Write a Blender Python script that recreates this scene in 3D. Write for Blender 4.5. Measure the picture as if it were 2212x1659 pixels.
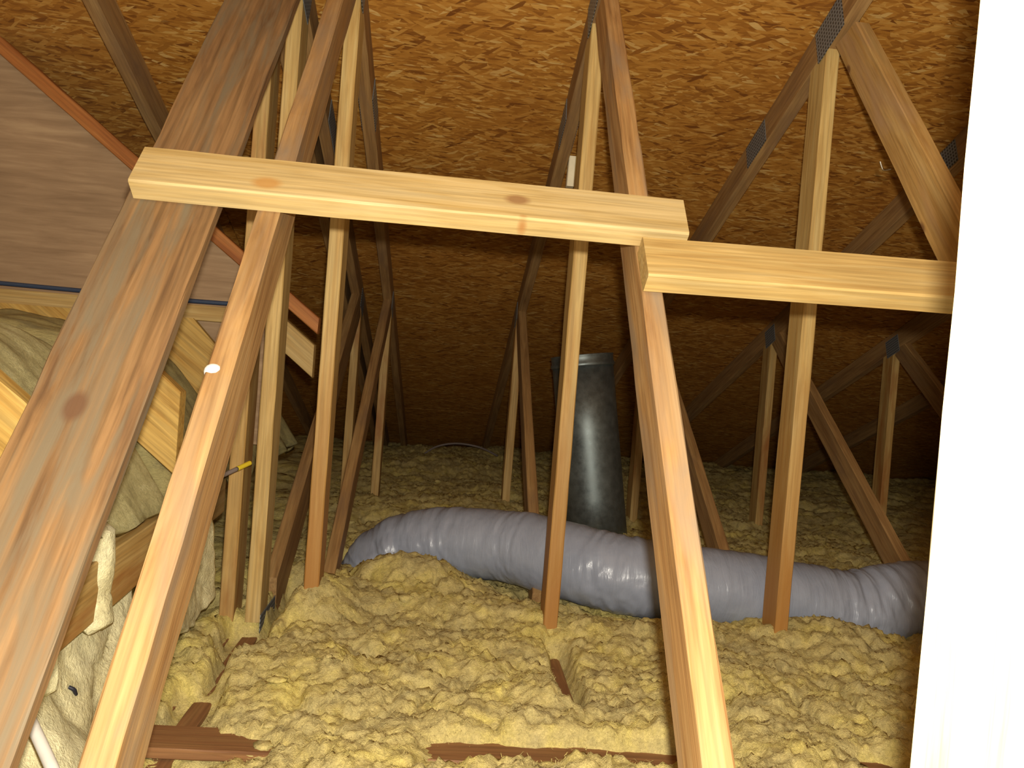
import bpy, bmesh, math, random
import numpy as np
from mathutils import Vector, Matrix

for o in list(bpy.data.objects):
    bpy.data.objects.remove(o, do_unlink=True)
random.seed(7)
scene = bpy.context.scene
COL = scene.collection
ZC = 0.82                      # camera height above the ceiling board of the room below
PXF = 1750.0                   # focal length in pixels of the 2212 px wide frame

# ------------------------------------------------------------------ camera
cam_d = bpy.data.cameras.new('camera')
cam_d.sensor_fit = 'HORIZONTAL'
cam_d.sensor_width = 36.0
cam_d.lens = PXF / 2212.0 * 36.0
cam_d.clip_start = 0.02
cam_d.clip_end = 60
cam = bpy.data.objects.new('camera', cam_d)
COL.objects.link(cam)
YAW, PITCH, ROLL = math.radians(4.42), math.radians(1.60), math.radians(4.5)
F = Vector((math.sin(YAW) * math.cos(PITCH), math.cos(YAW) * math.cos(PITCH), -math.sin(PITCH)))
Rr = Vector((math.cos(YAW), -math.sin(YAW), 0))
Uu = Rr.cross(F)
# the picture is turned clockwise, so the camera is rolled anticlockwise
cr, sr = math.cos(ROLL), math.sin(ROLL)
CX = Rr * cr + Uu * sr
CY = -Rr * sr + Uu * cr
M = Matrix((CX, CY, -F)).transposed().to_4x4()
M.translation = Vector((0, 0, ZC))
cam.matrix_world = M
scene.camera = cam

# ------------------------------------------------------------------ world, flash, exposure
w = bpy.data.worlds.new('world')
scene.world = w
w.use_nodes = True
bg = w.node_tree.nodes['Background']
bg.inputs['Color'].default_value = (1.0, 0.78, 0.52, 1)
bg.inputs['Strength'].default_value = 0.40

fl = bpy.data.lights.new('camera_flash', 'POINT')
fl.energy = 152.0
fl.color = (1.0, 0.93, 0.80)
fl.shadow_soft_size = 0.012
flo = bpy.data.objects.new('camera_flash', fl)
flo.location = (0.012, -0.01, ZC + 0.055)
COL.objects.link(flo)

vs = scene.view_settings
vs.view_transform = 'Standard'
vs.look = 'None'
vs.gamma = 1.0
vs.use_curve_mapping = False
vs.exposure = 0.0

# ------------------------------------------------------------------ helpers
def at(px, py, X=None, Y=None, Z=None):
    """real point seen at a photo pixel, on the plane X=.., Y=.. or Z=.. (Z from camera height)"""
    d = CX * ((px - 1106.0) / PXF) - CY * ((py - 829.5) / PXF) + F
    if X is not None: k = X / d.x
    elif Y is not None: k = Y / d.y
    else: k = Z / d.z
    return d * k

def tag(o, label=None, cat=None, group=None, kind=None):
    if label: o['label'] = label
    if cat: o['category'] = cat
    if group: o['group'] = group
    if kind: o['kind'] = kind
    return o

def empty(name, loc):
    o = bpy.data.objects.new(name, None)
    o.empty_display_size = 0.05
    o.location = Vector(loc) + Vector((0, 0, ZC))
    COL.objects.link(o)
    return o

def link_mesh(name, me, mat, parent=None, mw=None):
    o = bpy.data.objects.new(name, me)
    COL.objects.link(o)
    if mat: me.materials.append(mat)
    mw = mw or Matrix.Identity(4)
    if parent:
        o.parent = parent
        pm = parent_world(parent)
        o.matrix_parent_inverse = Matrix.Identity(4)
        o.matrix_basis = pm.inverted() @ mw
    else:
        o.matrix_basis = mw
    return o

def parent_world(o):
    m = o.matrix_basis.copy()
    while o.parent:
        o = o.parent
        m = o.matrix_basis @ m
    return m

def shade(me, smooth=True):
    for p in me.polygons:
        p.use_smooth = smooth

def from_np(name, verts, faces, smooth=True):
    me = bpy.data.meshes.new(name)
    me.from_pydata([tuple(v) for v in verts], [], [tuple(f) for f in faces])
    me.validate(); me.update()
    shade(me, smooth)
    return me

def board(name, p0, p1, wid, thk, wdir, mat, parent=None, cut0=0.0, cut1=0.0, rough=0.0012, seg=None, wane=0.0, seed=None, cham=0.0025):
    """sawn timber from p0 to p1 (axis points). wid is measured along wdir, thk across it.
    cut0/cut1 shear the ends: offset along the axis per metre of width."""
    p0, p1 = Vector(p0), Vector(p1)
    ax = p1 - p0
    L = ax.length
    ax.normalize()
    wd = Vector(wdir); wd = (wd - ax * wd.dot(ax)).normalized()
    n = ax.cross(wd)
    rnd = random.Random(seed if seed is not None else hash((round(p0.x, 3), round(p1.z, 3), round(wid, 3))) & 0xffff)
    seg = seg or max(3, int(L / 0.07))
    a, b, c = wid / 2, thk / 2, cham
    prof = [(-a + c, -b), (a - c, -b), (a, -b + c), (a, b - c), (a - c, b), (-a + c, b), (-a, b - c), (-a, -b + c)]
    ph = [rnd.uniform(0, 6.28) for _ in range(6)]
    verts, faces = [], []
    for i in range(seg + 1):
        t = i / seg
        x = (t - 0.5) * L
        bow1 = rough * 2.0 * math.sin(ph[0] + t * 3.3)
        for k, (y, z) in enumerate(prof):
            xx = x
            yy = y + bow1 + rnd.uniform(-rough, rough) * 0.6
            zz = z + rnd.uniform(-rough, rough) * 0.5
            if wane and k in (0, 7, 6, 5):
                yy += wane * max(0, math.sin(ph[1] + x * 9) * 0.6 + math.sin(ph[2] + x * 23) * 0.5)
            if wane and k in (2, 3):
                yy -= wane * 0.5 * max(0, math.sin(ph[3] + x * 13))
            if i == 0: xx += cut0 * y
            if i == seg: xx += cut1 * y
            verts.append((xx, yy, zz))
    for i in range(seg):
        for k in range(8):
            k2 = (k + 1) % 8
            faces.append((i * 8 + k, i * 8 + k2, (i + 1) * 8 + k2, (i + 1) * 8 + k))
    faces.append(tuple(range(7, -1, -1)))
    faces.append(tuple(seg * 8 + k for k in range(8)))
    me = from_np(name, verts, faces, False)
    mw = Matrix((ax, wd, n)).transposed().to_4x4()
    mw.translation = (p0 + p1) / 2 + Vector((0, 0, ZC))
    # keep the outward winding
    if mw.to_3x3().determinant() > 0:
        me.flip_normals() if me.polygons[0].normal.dot(Vector((0, 0, -1))) < 0 else None
    return link_mesh(name, me, mat, parent, mw)

# numpy noise
def _hash(ix, iy, s):
    h = (ix * 374761393 + iy * 668265263 + s * 1442695041) & 0xffffffff
    h = ((h ^ (h >> 13)) * 1274126177) & 0xffffffff
    h = ((h ^ (h >> 16)) * 2246822519) & 0xffffffff
    return ((h ^ (h >> 15)) & 0xffffff) / float(0xffffff)

def vnoise(x, y, s=0):
    ix = np.floor(x).astype(np.int64); iy = np.floor(y).astype(np.int64)
    fx = x - ix; fy = y - iy
    fx = fx * fx * (3 - 2 * fx); fy = fy * fy * (3 - 2 * fy)
    a = _hash(ix, iy, s); b = _hash(ix + 1, iy, s); c = _hash(ix, iy + 1, s); d = _hash(ix + 1, iy + 1, s)
    return (a * (1 - fx) + b * fx) * (1 - fy) + (c * (1 - fx) + d * fx) * fy - 0.5

def fbm(x, y, s=0, o=4, g=0.5):
    r = 0; k = 1.0
    for i in range(o):
        r = r + vnoise(x * 2 ** i, y * 2 ** i, s + i * 17) * k
        k *= g
    return r

def lumps(x, y, s=0):
    """rounded clumps, 0..1"""
    ix = np.floor(x).astype(np.int64); iy = np.floor(y).astype(np.int64)
    best = np.zeros_like(x)
    for dx in (-1, 0, 1):
        for dy in (-1, 0, 1):
            cx = ix + dx; cy = iy + dy
            px = cx + _hash(cx, cy, s); py = cy + _hash(cx, cy, s + 5)
            r = 0.55 + 0.5 * _hash(cx, cy, s + 9)
            d2 = ((x - px) ** 2 + (y - py) ** 2) / (r * r)
            best = np.maximum(best, np.sqrt(np.clip(1 - d2, 0, 1)) * r)
    return best

# ------------------------------------------------------------------ materials
class NT:
    def __init__(s, name):
        s.m = bpy.data.materials.new(name); s.m.use_nodes = True
        s.t = s.m.node_tree
        s.b = s.t.nodes['Principled BSDF']
    def n(s, typ, **kw):
        nd = s.t.nodes.new(typ)
        for k, v in kw.items():
            if k.startswith('i_'):
                nd.inputs[k[2:].replace('_', ' ')].default_value = v
            elif isinstance(k, str):
                setattr(nd, k, v)
        return nd
    def l(s, a, b): s.t.links.new(a, b)
    def coord(s, scale=(1, 1, 1), rot=(0, 0, 0), loc=(0, 0, 0), rand=False, which='Object'):
        tc = s.n('ShaderNodeTexCoord')
        src = tc.outputs[which]
        if rand:
            oi = s.n('ShaderNodeObjectInfo')
            ml = s.n('ShaderNodeMath', operation='MULTIPLY'); ml.inputs[1].default_value = 37.0
            s.l(oi.outputs['Random'], ml.inputs[0])
            cb = s.n('ShaderNodeCombineXYZ')
            for i in range(3): s.l(ml.outputs[0], cb.inputs[i])
            ad = s.n('ShaderNodeVectorMath', operation='ADD')
            s.l(src, ad.inputs[0]); s.l(cb.outputs[0], ad.inputs[1]); src = ad.outputs[0]
        mp = s.n('ShaderNodeMapping')
        mp.inputs['Scale'].default_value = scale
        mp.inputs['Rotation'].default_value = rot
        mp.inputs['Location'].default_value = loc
        s.l(src, mp.inputs['Vector'])
        return mp.outputs[0]
    def noise(s, vec, scale, detail=4, rough=0.55, dist=0.0):
        nd = s.n('ShaderNodeTexNoise')
        nd.inputs['Scale'].default_value = scale; nd.inputs['Detail'].default_value = detail
        nd.inputs['Roughness'].default_value = rough; nd.inputs['Distortion'].default_value = dist
        s.l(vec, nd.inputs['Vector'])
        return nd.outputs['Fac']
    def ramp(s, fac, stops):
        nd = s.n('ShaderNodeValToRGB')
        cr_ = nd.color_ramp
        while len(cr_.elements) < len(stops): cr_.elements.new(0.5)
        for e, (p, c) in zip(cr_.elements, stops):
            e.position = p
            e.color = (c if isinstance(c, tuple) else (c, c, c)) + (1,)
        s.l(fac, nd.inputs['Fac'])
        return nd.outputs['Color']
    def mix(s, fac, a, b, mode='MIX'):
        nd = s.n('ShaderNodeMix', data_type='RGBA', blend_type=mode)
        for v, i in ((fac, 0), (a, 6), (b, 7)):
            if hasattr(v, 'links') or hasattr(v, 'is_linked'): s.l(v, nd.inputs[i])
            elif isinstance(v, tuple): nd.inputs[i].default_value = v + (1,)
            else: nd.inputs[i].default_value = v
        return nd.outputs[2]
    def bump(s, h, strength=0.3, dist=0.002):
        nd = s.n('ShaderNodeBump')
        nd.inputs['Strength'].default_value = strength; nd.inputs['Distance'].default_value = dist
        s.l(h, nd.inputs['Height'])
        s.l(nd.outputs[0], s.b.inputs['Normal'])
    def done(s, col=None, rough=0.7, metal=0.0, spec=0.3):
        if col is not None:
            if isinstance(col, tuple): s.b.inputs['Base Color'].default_value = col + (1,)
            else: s.l(col, s.b.inputs['Base Color'])
        if hasattr(rough, 'is_linked'): s.l(rough, s.b.inputs['Roughness'])
        else: s.b.inputs['Roughness'].default_value = rough
        s.b.inputs['Metallic'].default_value = metal
        s.b.inputs['Specular IOR Level'].default_value = spec
        return s.m

def wood(name, light, mid, dark, stain=None, knots=(), streak=1.0, rough=0.62, stain_pos=(0.48, 0.66), grain=1.0, stain_sc=(1.6, 7, 7), foot=None):
    m = NT(name)
    v = m.coord((1.2, 16 * grain, 16 * grain), rand=True)
    g = m.noise(v, 3.0, 5, 0.6, 0.6)
    v2 = m.coord((1.5, 60 * grain, 60 * grain), rand=True)
    g2 = m.noise(v2, 3.0, 3, 0.5, 0.4)
    col = m.ramp(g, [(0.30, dark), (0.50, mid), (0.70, light)])
    fine = m.ramp(g2, [(0.35, 0.55), (0.62, 1.0)])
    col = m.mix(0.55 * streak, col, fine, 'MULTIPLY')
    if stain:
        v3 = m.coord(stain_sc, rand=True)
        s = m.noise(v3, 1.7, 4, 0.6, 0.5)
        f = m.ramp(s, [(stain_pos[0], 0.0), (stain_pos[1], 1.0)])
        col = m.mix(f, col, stain)
    if foot:
        sx = m.n('ShaderNodeSeparateXYZ'); m.l(m.coord((1, 1, 1)), sx.inputs[0])
        nz = m.noise(m.coord((1.5, 14, 14), rand=True), 2.0, 3)
        ma = m.n('ShaderNodeMath', operation='MULTIPLY_ADD'); ma.inputs[1].default_value = 0.5
        m.l(nz, ma.inputs[0]); m.l(sx.outputs[0], ma.inputs[2])
        mr = m.n('ShaderNodeMapRange'); mr.inputs[1].default_value = foot[0] + 0.25; mr.inputs[2].default_value = foot[1] + 0.25
        mr.inputs[3].default_value = 0.85; mr.inputs[4].default_value = 0.0
        m.l(ma.outputs[0], mr.inputs[0])
        col = m.mix(mr.outputs[0], col, foot[2])
    # per-board tone
    oi = m.n('ShaderNodeObjectInfo')
    tone = m.ramp(oi.outputs['Random'], [(0.0, (0.84, 0.84, 0.84)), (1.0, (1.0, 1.0, 1.0))])
    col = m.mix(1.0, col, tone, 'MULTIPLY')
    for (kx, ky, kz, kr, kc) in knots:
        c = m.coord((1, 1, 1), loc=(-kx, -ky, -kz))
        sc = m.n('ShaderNodeVectorMath', operation='MULTIPLY'); sc.inputs[1].default_value = (0.6 / kr, 1.0 / kr, 0.25 / kr)
        m.l(c, sc.inputs[0])
        wv = m.n('ShaderNodeVectorMath', operation='LENGTH'); m.l(sc.outputs[0], wv.inputs[0])
        k1 = m.ramp(wv.outputs['Value'], [(0.0, 0.85), (0.55, 0.9), (0.9, 0.15), (1.0, 0.0)])
        col = m.mix(k1, col, kc)
    m.bump(g2, 0.35, 0.0012)
    return m.done(col, rough, 0, 0.35)

W_NEW = wood('wood_pale_spruce', (0.62, 0.45, 0.19), (0.55, 0.37, 0.13), (0.46, 0.28, 0.085), stain=(0.42, 0.20, 0.05), stain_pos=(0.58, 0.80))
W_WEB = wood('wood_honey_spruce', (0.62, 0.43, 0.165), (0.53, 0.335, 0.11), (0.42, 0.235, 0.06), stain=(0.34, 0.135, 0.03), stain_pos=(0.50, 0.72))
W_VERT = wood('wood_post_stained_foot', (0.62, 0.45, 0.18), (0.55, 0.365, 0.125), (0.45, 0.265, 0.075), foot=(-0.62, 0.05, (0.36, 0.155, 0.03)))
W_OLD = wood('wood_brown_aged', (0.44, 0.27, 0.105), (0.36, 0.205, 0.075), (0.25, 0.13, 0.045), stain=(0.22, 0.13, 0.065), stain_pos=(0.5, 0.75))
W_RED = wood('wood_reddish', (0.33, 0.17, 0.065), (0.27, 0.125, 0.048), (0.18, 0.075, 0.03))
W_POST = wood('wood_post_overexposed', (0.76, 0.66, 0.42), (0.68, 0.57, 0.31), (0.56, 0.45, 0.20), streak=0.9)  # same timber as the other webs; flash overexposure painted into a paler colour
W_DIAG = wood('wood_diagonal', (0.50, 0.31, 0.13), (0.42, 0.235, 0.085), (0.30, 0.15, 0.05), stain=(0.27, 0.19, 0.115), stain_pos=(0.46, 0.68))
W_GREY = wood('wood_weathered', (0.33, 0.19, 0.080), (0.265, 0.145, 0.058), (0.165, 0.088, 0.038), stain=(0.185, 0.140, 0.082), stain_pos=(0.46, 0.66),
              knots=[(-0.225, -0.012, 0.0, 0.018, (0.12, 0.06, 0.03))], grain=0.8, stain_sc=(2.2, 20, 20), streak=1.5)
W_BRACE = wood('wood_brace_one', (0.66, 0.50, 0.24), (0.60, 0.43, 0.18), (0.50, 0.33, 0.11), stain=(0.45, 0.24, 0.06), stain_pos=(0.62, 0.82),
               knots=[(0.16, 0.0, 0.0, 0.016, (0.25, 0.13, 0.05)), (0.17, -0.04, 0.0, 0.007, (0.36, 0.17, 0.05)), (-0.235, -0.02, 0.0, 0.018, (0.42, 0.22, 0.06))])
W_ORANGE = wood('wood_orange', (0.50, 0.20, 0.05), (0.43, 0.155, 0.035), (0.32, 0.10, 0.02))
W_RAFT = wood('wood_rafter_yellow', (0.62, 0.41, 0.12), (0.55, 0.34, 0.085), (0.42, 0.22, 0.04), streak=1.2)

def osb():
    m = NT('osb_strands')
    tc = m.coord((1, 1, 1))
    warp = m.n('ShaderNodeTexNoise'); warp.inputs['Scale'].default_value = 9; warp.inputs['Detail'].default_value = 2
    m.l(tc, warp.inputs['Vector'])
    ws = m.n('ShaderNodeVectorMath', operation='SCALE'); ws.inputs['Scale'].default_value = 0.010
    m.l(warp.outputs['Color'], ws.inputs[0])
    base = m.n('ShaderNodeVectorMath', operation='ADD'); m.l(tc, base.inputs[0]); m.l(ws.outputs[0], base.inputs[1])
    def layer(rot, sx, sy, off):
        mp = m.n('ShaderNodeMapping')
        mp.inputs['Rotation'].default_value = (0, 0, rot); mp.inputs['Location'].default_value = (off, off * 1.7, 0)
        mp.inputs['Scale'].default_value = (1, 1, 1)
        m.l(base.outputs[0], mp.inputs['Vector'])
        m2 = m.n('ShaderNodeVectorMath', operation='MULTIPLY'); m2.inputs[1].default_value = (sx, sy, 0.01)
        m.l(mp.outputs[0], m2.inputs[0])
        vo = m.n('ShaderNodeTexVoronoi'); vo.inputs['Scale'].default_value = 1.0; vo.inputs['Randomness'].default_value = 1.0
        m.l(m2.outputs[0], vo.inputs['Vector'])
        sp = m.n('ShaderNodeSeparateColor'); m.l(vo.outputs['Color'], sp.inputs[0])
        return sp.outputs[0], sp.outputs[1], vo.outputs['Distance'], m2.outputs[0]
    pal = [(0.0, (0.20, 0.068, 0.010)), (0.10, (0.32, 0.125, 0.018)), (0.40, (0.44, 0.190, 0.028)), (0.72, (0.53, 0.250, 0.044)), (0.93, (0.62, 0.34, 0.080)), (1.0, (0.68, 0.44, 0.15))]
    a, am, ad, av = layer(0.06, 17, 105, 0.0)
    b, bm_, bd, bv = layer(-0.42, 18, 95, 3.1)
    c, cm_, cd, cv = layer(0.62, 18, 90, 7.7)
    d, dm, dd, dv = layer(-0.03, 30, 170, 5.2)
    col = m.ramp(a, pal)
    col = m.mix(m.ramp(bm_, [(0.52, 0.0), (0.55, 1.0)]), col, m.ramp(b, pal))
    col = m.mix(m.ramp(cm_, [(0.66, 0.0), (0.69, 1.0)]), col, m.ramp(c, pal))
    col = m.mix(m.ramp(dm, [(0.70, 0.0), (0.72, 1.0)]), col, m.ramp(d, pal))
    gl = m.noise(av, 1.5, 5, 0.65)
    col = m.mix(0.35, col, m.ramp(gl, [(0.35, 0.55), (0.65, 1.0)]), 'MULTIPLY')
    big = m.noise(tc, 2.2, 3, 0.5)
    col = m.mix(0.6, col, m.ramp(big, [(0.3, (0.75, 0.66, 0.58)), (0.65, (1, 1, 1))]), 'MULTIPLY')
    hsum = m.mix(0.5, a, b)
    m.bump(hsum, 0.5, 0.004)
    return m.done(col, 0.6, 0, 0.35)
OSB = osb()

def plywood():
    m = NT('plywood_brown')
    v = m.coord((2.0, 3.0, 22.0), rot=(0, math.radians(-32), 0))
    g = m.noise(v, 2.2, 5, 0.6, 0.4)
    col = m.ramp(g, [(0.3, (0.275, 0.175, 0.095)), (0.55, (0.365, 0.24, 0.135)), (0.75, (0.45, 0.31, 0.175))])
    v2 = m.coord((1, 1, 1))
    col = m.mix(0.5, col, m.ramp(m.noise(v2, 3, 3), [(0.35, 0.7), (0.65, 1.0)]), 'MULTIPLY')
    m.bump(g, 0.2, 0.001)
    return m.done(col, 0.75, 0, 0.2)
PLY = plywood()

def wool(name, light, mid, dark, sx=1.0, sy=1.0, sz=1.0, streak=False, rot=(0, 0, 0)):
    m = NT(name)
    v = m.coord((sx, sy, sz), rot=rot)
    big = m.noise(v, 9, 5, 0.65, 0.5)
    fine = m.noise(v, 60, 5, 0.7, 0.8)
    fib = m.noise(v, 210, 3, 0.7, 1.5)
    col = m.ramp(big, [(0.32, dark), (0.5, mid), (0.68, light)])
    col = m.mix(0.65, col, m.ramp(fine, [(0.33, 0.58), (0.6, 1.0)]), 'MULTIPLY')
    col = m.mix(0.40, col, m.ramp(fib, [(0.35, 0.62), (0.6, 1.05)]), 'MULTIPLY')
    h = m.mix(0.4, fine, fib)
    m.bump(h, 0.9, 0.008)
    return m.done(col, 0.95, 0, 0.05)
WOOL = wool('loose_wool_yellow', (0.80, 0.66, 0.20), (0.70, 0.575, 0.23), (0.57, 0.475, 0.22))
BATT = wool('batt_green_yellow', (0.66, 0.56, 0.24), (0.55, 0.46, 0.20), (0.42, 0.36, 0.18), 1.0, 4.0, 4.0, rot=(0, math.radians(38), 0))
BATTM = wool('batt_mid', (0.78, 0.71, 0.38), (0.68, 0.60, 0.29), (0.52, 0.45, 0.22), 0.8, 3.0, 3.0, rot=(0, math.radians(38), 0))
BATTP = wool('batt_pale', (0.86, 0.81, 0.54), (0.80, 0.74, 0.45), (0.68, 0.60, 0.32), 0.5, 0.5, 0.5)

def duct_mat():
    m = NT('grey_vinyl')
    v = m.coord((1, 1, 1))
    n1 = m.noise(v, 14, 4, 0.6, 0.6)
    v2 = m.coord((26, 4, 4))
    n2 = m.noise(v2, 2.0, 4, 0.65, 1.2)
    col = m.ramp(n1, [(0.3, (0.255, 0.285, 0.36)), (0.7, (0.305, 0.335, 0.41))])
    h = m.mix(0.6, n1, n2)
    m.bump(h, 0.35, 0.010)
    return m.done(col, 0.30, 0, 0.5)
DUCT = duct_mat()

def galv(name, c0, c1, rough=0.38, metal=0.85):
    m = NT(name)
    v = m.coord((1, 1, 1))
    n1 = m.noise(v, 30, 4, 0.7)
    col = m.ramp(n1, [(0.3, c0), (0.7, c1)])
    r = m.ramp(n1, [(0.3, rough - 0.06), (0.7, rough + 0.08)])
    m.bump(n1, 0.06, 0.002)
    return m.done(col, r, metal, 0.5)
GALV = galv('galvanised_dark', (0.15, 0.175, 0.175), (0.24, 0.275, 0.27), 0.46, 0.8)
SHEET = galv('nail_shiny', (0.7, 0.7, 0.7), (0.9, 0.9, 0.9), 0.2, 1.0)

def plate_mat():
    m = NT('toothed_plate')
    v = m.coord((85, 85, 60))
    vo = m.n('ShaderNodeTexVoronoi'); vo.inputs['Scale'].default_value = 1.0; vo.inputs['Randomness'].default_value = 0.0
    m.l(v, vo.inputs['Vector'])
    col = m.ramp(vo.outputs['Distance'], [(0.24, (0.04, 0.045, 0.05)), (0.36, (0.24, 0.27, 0.29))])
    m.bump(vo.outputs['Distance'], 0.5, 0.002)
    return m.done(col, 0.5, 0.45, 0.5)
PLATE = plate_mat()

def plain(name, c, rough=0.6, metal=0, spec=0.3, var=0.15):
    m = NT(name)
    n = m.noise(m.coord(), 25, 3)
    col = m.ramp(n, [(0.3, tuple(x * (1 - var) for x in c)), (0.7, c)])
    return m.done(col, rough, metal, spec)
BLUE = plain('blue_cable', (0.035, 0.055, 0.10), 0.45, 0, 0.5)
WHITE = plain('white_plastic', (0.74, 0.70, 0.62), 0.4, 0, 0.5)
CABLE = plain('dusty_grey_cable', (0.22, 0.18, 0.16), 0.6)
GYP = plain('gypsum', (0.45, 0.42, 0.36), 0.9)
FELT = plain('roof_felt', (0.03, 0.028, 0.025), 0.9)
TAGM = plain('white_block', (0.78, 0.70, 0.50), 0.6)
TAGY = plain('yellow_paint', (0.75, 0.58, 0.03), 0.6)
BLACK = plain('black_plastic', (0.02, 0.02, 0.03), 0.5)

# ------------------------------------------------------------------ setting: roof deck, floor
SL = 0.387                                     # roof slope
def chord_z(y): return 1.651 - SL * y          # underside of the top chords
def deck_z(y): return 1.746 - SL * y           # underside of the deck
SA = math.atan(SL)
ROOF_DIR = Vector((0, math.cos(SA), -math.sin(SA)))   # down the slope, away from the camera
ROOF_N = Vector((0, math.sin(SA), math.cos(SA)))

def slab(name, origin, ux, uy, un, lx, ly, t, mat, parent=None):
    bm = bmesh.new()
    bmesh.ops.create_cube(bm, size=1.0)
    for v in bm.verts:
        v.co = Vector((v.co.x * lx, v.co.y * ly, v.co.z * t))
    me = bpy.data.meshes.new(name); bm.to_mesh(me); bm.free()
    mw = Matrix((ux, uy, un)).transposed().to_4x4()
    mw.translation = Vector(origin) + Vector((0, 0, ZC))
    return link_mesh(name, me, mat, parent, mw)

UX = Vector((1, 0, 0))
Y_A, Y_B = -0.9, 6.75
c0 = Vector((1.1, (Y_A + Y_B) / 2, deck_z((Y_A + Y_B) / 2))) + ROOF_N * 0.017
ceil = slab('ceiling', c0, UX, ROOF_DIR, ROOF_N, 7.4, (Y_B - Y_A) / math.cos(SA), 0.008, FELT)
tag(ceil, 'sloping roof underlay above the oriented strand board sheets', kind='structure')
row_y = [4.32 + 1.22 * math.cos(SA) * k for k in (-5, -4, -3, -2, -1, 0, 1, 2)]
for i in range(len(row_y) - 1):
    ya, yb = max(row_y[i], Y_A), min(row_y[i + 1], Y_B)
    if yb - ya < 0.05: continue
    off = 0.0 if i % 2 else 1.22
    xs = [-2.6] + [x for x in (-4.575 + off + 2.44 * k for k in range(6)) if -2.55 < x < 4.75] + [4.8]
    for xa, xb in zip(xs[:-1], xs[1:]):
        if xb - xa < 0.03: continue
        c = Vector(((xa + xb) / 2, (ya + yb) / 2, deck_z((ya + yb) / 2))) + ROOF_N * 0.0055
        slab('osb_panel', c, UX, ROOF_DIR, ROOF_N, xb - xa - 0.003, (yb - ya) / math.cos(SA) - 0.003, 0.011, OSB, ceil)

fl_o = slab('floor', (1.1, 2.9, -0.826), UX, Vector((0, 1, 0)), Vector((0, 0, 1)), 7.4, 7.9, 0.012, GYP)
tag(fl_o, 'ceiling board of the room below under the insulation', kind='structure')

# ------------------------------------------------------------------ trusses
DSL = 1.16                                      # slope of the long diagonals
DA = math.atan(DSL)
DN = Vector((0, -math.sin(DA), math.cos(DA)))   # normal of their upper face (to the camera and up)
DD = Vector((0, math.cos(DA), math.sin(DA)))    # along them, up and away
def diag_face(z):                               # point of the upper face at height z (x = 0)
    return Vector((0, (z + 1.323) / DSL, z))
Y1, Y2 = 2.085, 3.80                            # the two rows of verticals
DEP, THK = 0.089, 0.038
XD = Vector((1, 0, 0))
XY = Vector((0, 1, 0))

def plate(parent, x, side, yc, zc, ly, lz, ang):
    """toothed connector plate on the left (-1) or right (+1) face of a truss at x"""
    bm = bmesh.new()
    bmesh.ops.create_cube(bm, size=1.0)
    for v in bm.verts:
        v.co = Vector((v.co.x * ly, v.co.y * lz, v.co.z * 0.0016))
    bmesh.ops.bevel(bm, geom=bm.edges[:], offset=0.0004, segments=1)
    me = bpy.data.meshes.new('gusset_plate'); bm.to_mesh(me); bm.free()
    u = Vector((0, math.cos(ang), math.sin(ang)))
    n = Vector((side, 0, 0))
    vv = n.cross(u)
    mw = Matrix((u, vv, n)).transposed().to_4x4()
    mw.translation = Vector((x + side * (THK / 2 + 0.0012), yc, zc)) + Vector((0, 0, ZC))
    return link_mesh('gusset_plate', me, PLATE, parent, mw)

def truss(name, x, label, cat='roof truss', thk=THK, diag_mat=None, near=True, web=None, second=True, first=True, chord=None, group=None, wane=0, first_vert=True, splice=2.49, top_y=0.2, vmat=None):
    t = empty(name, (x, 2.5, -0.82))
    tag(t, label, cat, group)
    web = web or W_WEB
    chord = chord or W_OLD
    # top chord
    a = Vector((x, top_y, chord_z(top_y))) + ROOF_N * DEP / 2
    b = Vector((x, 6.38, chord_z(6.38))) + ROOF_N * DEP / 2
    board('top_chord', a, b, DEP, thk, ROOF_N, chord, t)
    # bottom chord
    board('bottom_chord', (x, 0.2, -0.775), (x, 6.3, -0.775), DEP, thk, (0, 0, 1), W_RED, t)
    w2 = thk - 0.002
    if first_vert:
        board('vertical_web', (x, Y1, -0.733), (x, Y1, chord_z(Y1) + 0.012), DEP, w2, XY, vmat or W_VERT, t, cut1=-0.387)
    if first:
        # upper face from the bottom chord to the top chord
        pa = diag_face(-0.735) - DN * DEP / 2 + DD * 0.03
        pb = diag_face(0.89) - DN * DEP / 2
        pa.x = pb.x = x
        board('diagonal_web', pa, pb, DEP, w2 - 0.001, DN, diag_mat or W_DIAG, t, wane=wane, cut0=0.8, cut1=-0.55)
    if second:
        board('vertical_web', (x, Y2, -0.733), (x, Y2, chord_z(Y2) + 0.012), DEP, w2, XY, web, t, cut1=-0.387)
        d = (Vector((x, Y2 - 0.075, chord_z(Y2 - 0.075) + 0.0)) - Vector((x, Y1 + 0.225, -0.733))).normalized()
        n = Vector((0, -d.z, d.y))
        board('diagonal_web', Vector((x, Y1 + 0.225, -0.733)) + d * 0.03, Vector((x, Y2 - 0.085, chord_z(Y2 - 0.085) - 0.008)), DEP, w2 - 0.001, n, W_OLD, t, cut0=0.5, cut1=-0.2)
    # connector plates
    for sd in (-1, 1):
        if first_vert:
            plate(t, x, sd, Y1 - 0.055, chord_z(Y1) + 0.062, 0.14, 0.095, -SA)
            plate(t, x, sd, Y1 + 0.06, -0.765, 0.15, 0.075, 0)
        if second:
            plate(t, x, sd, Y2 - 0.03, chord_z(Y2) + 0.035, 0.11, 0.085, -SA)
        if splice: plate(t, x, sd, splice, chord_z(splice) + 0.047, 0.15, 0.075, -SA)
    return t

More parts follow.
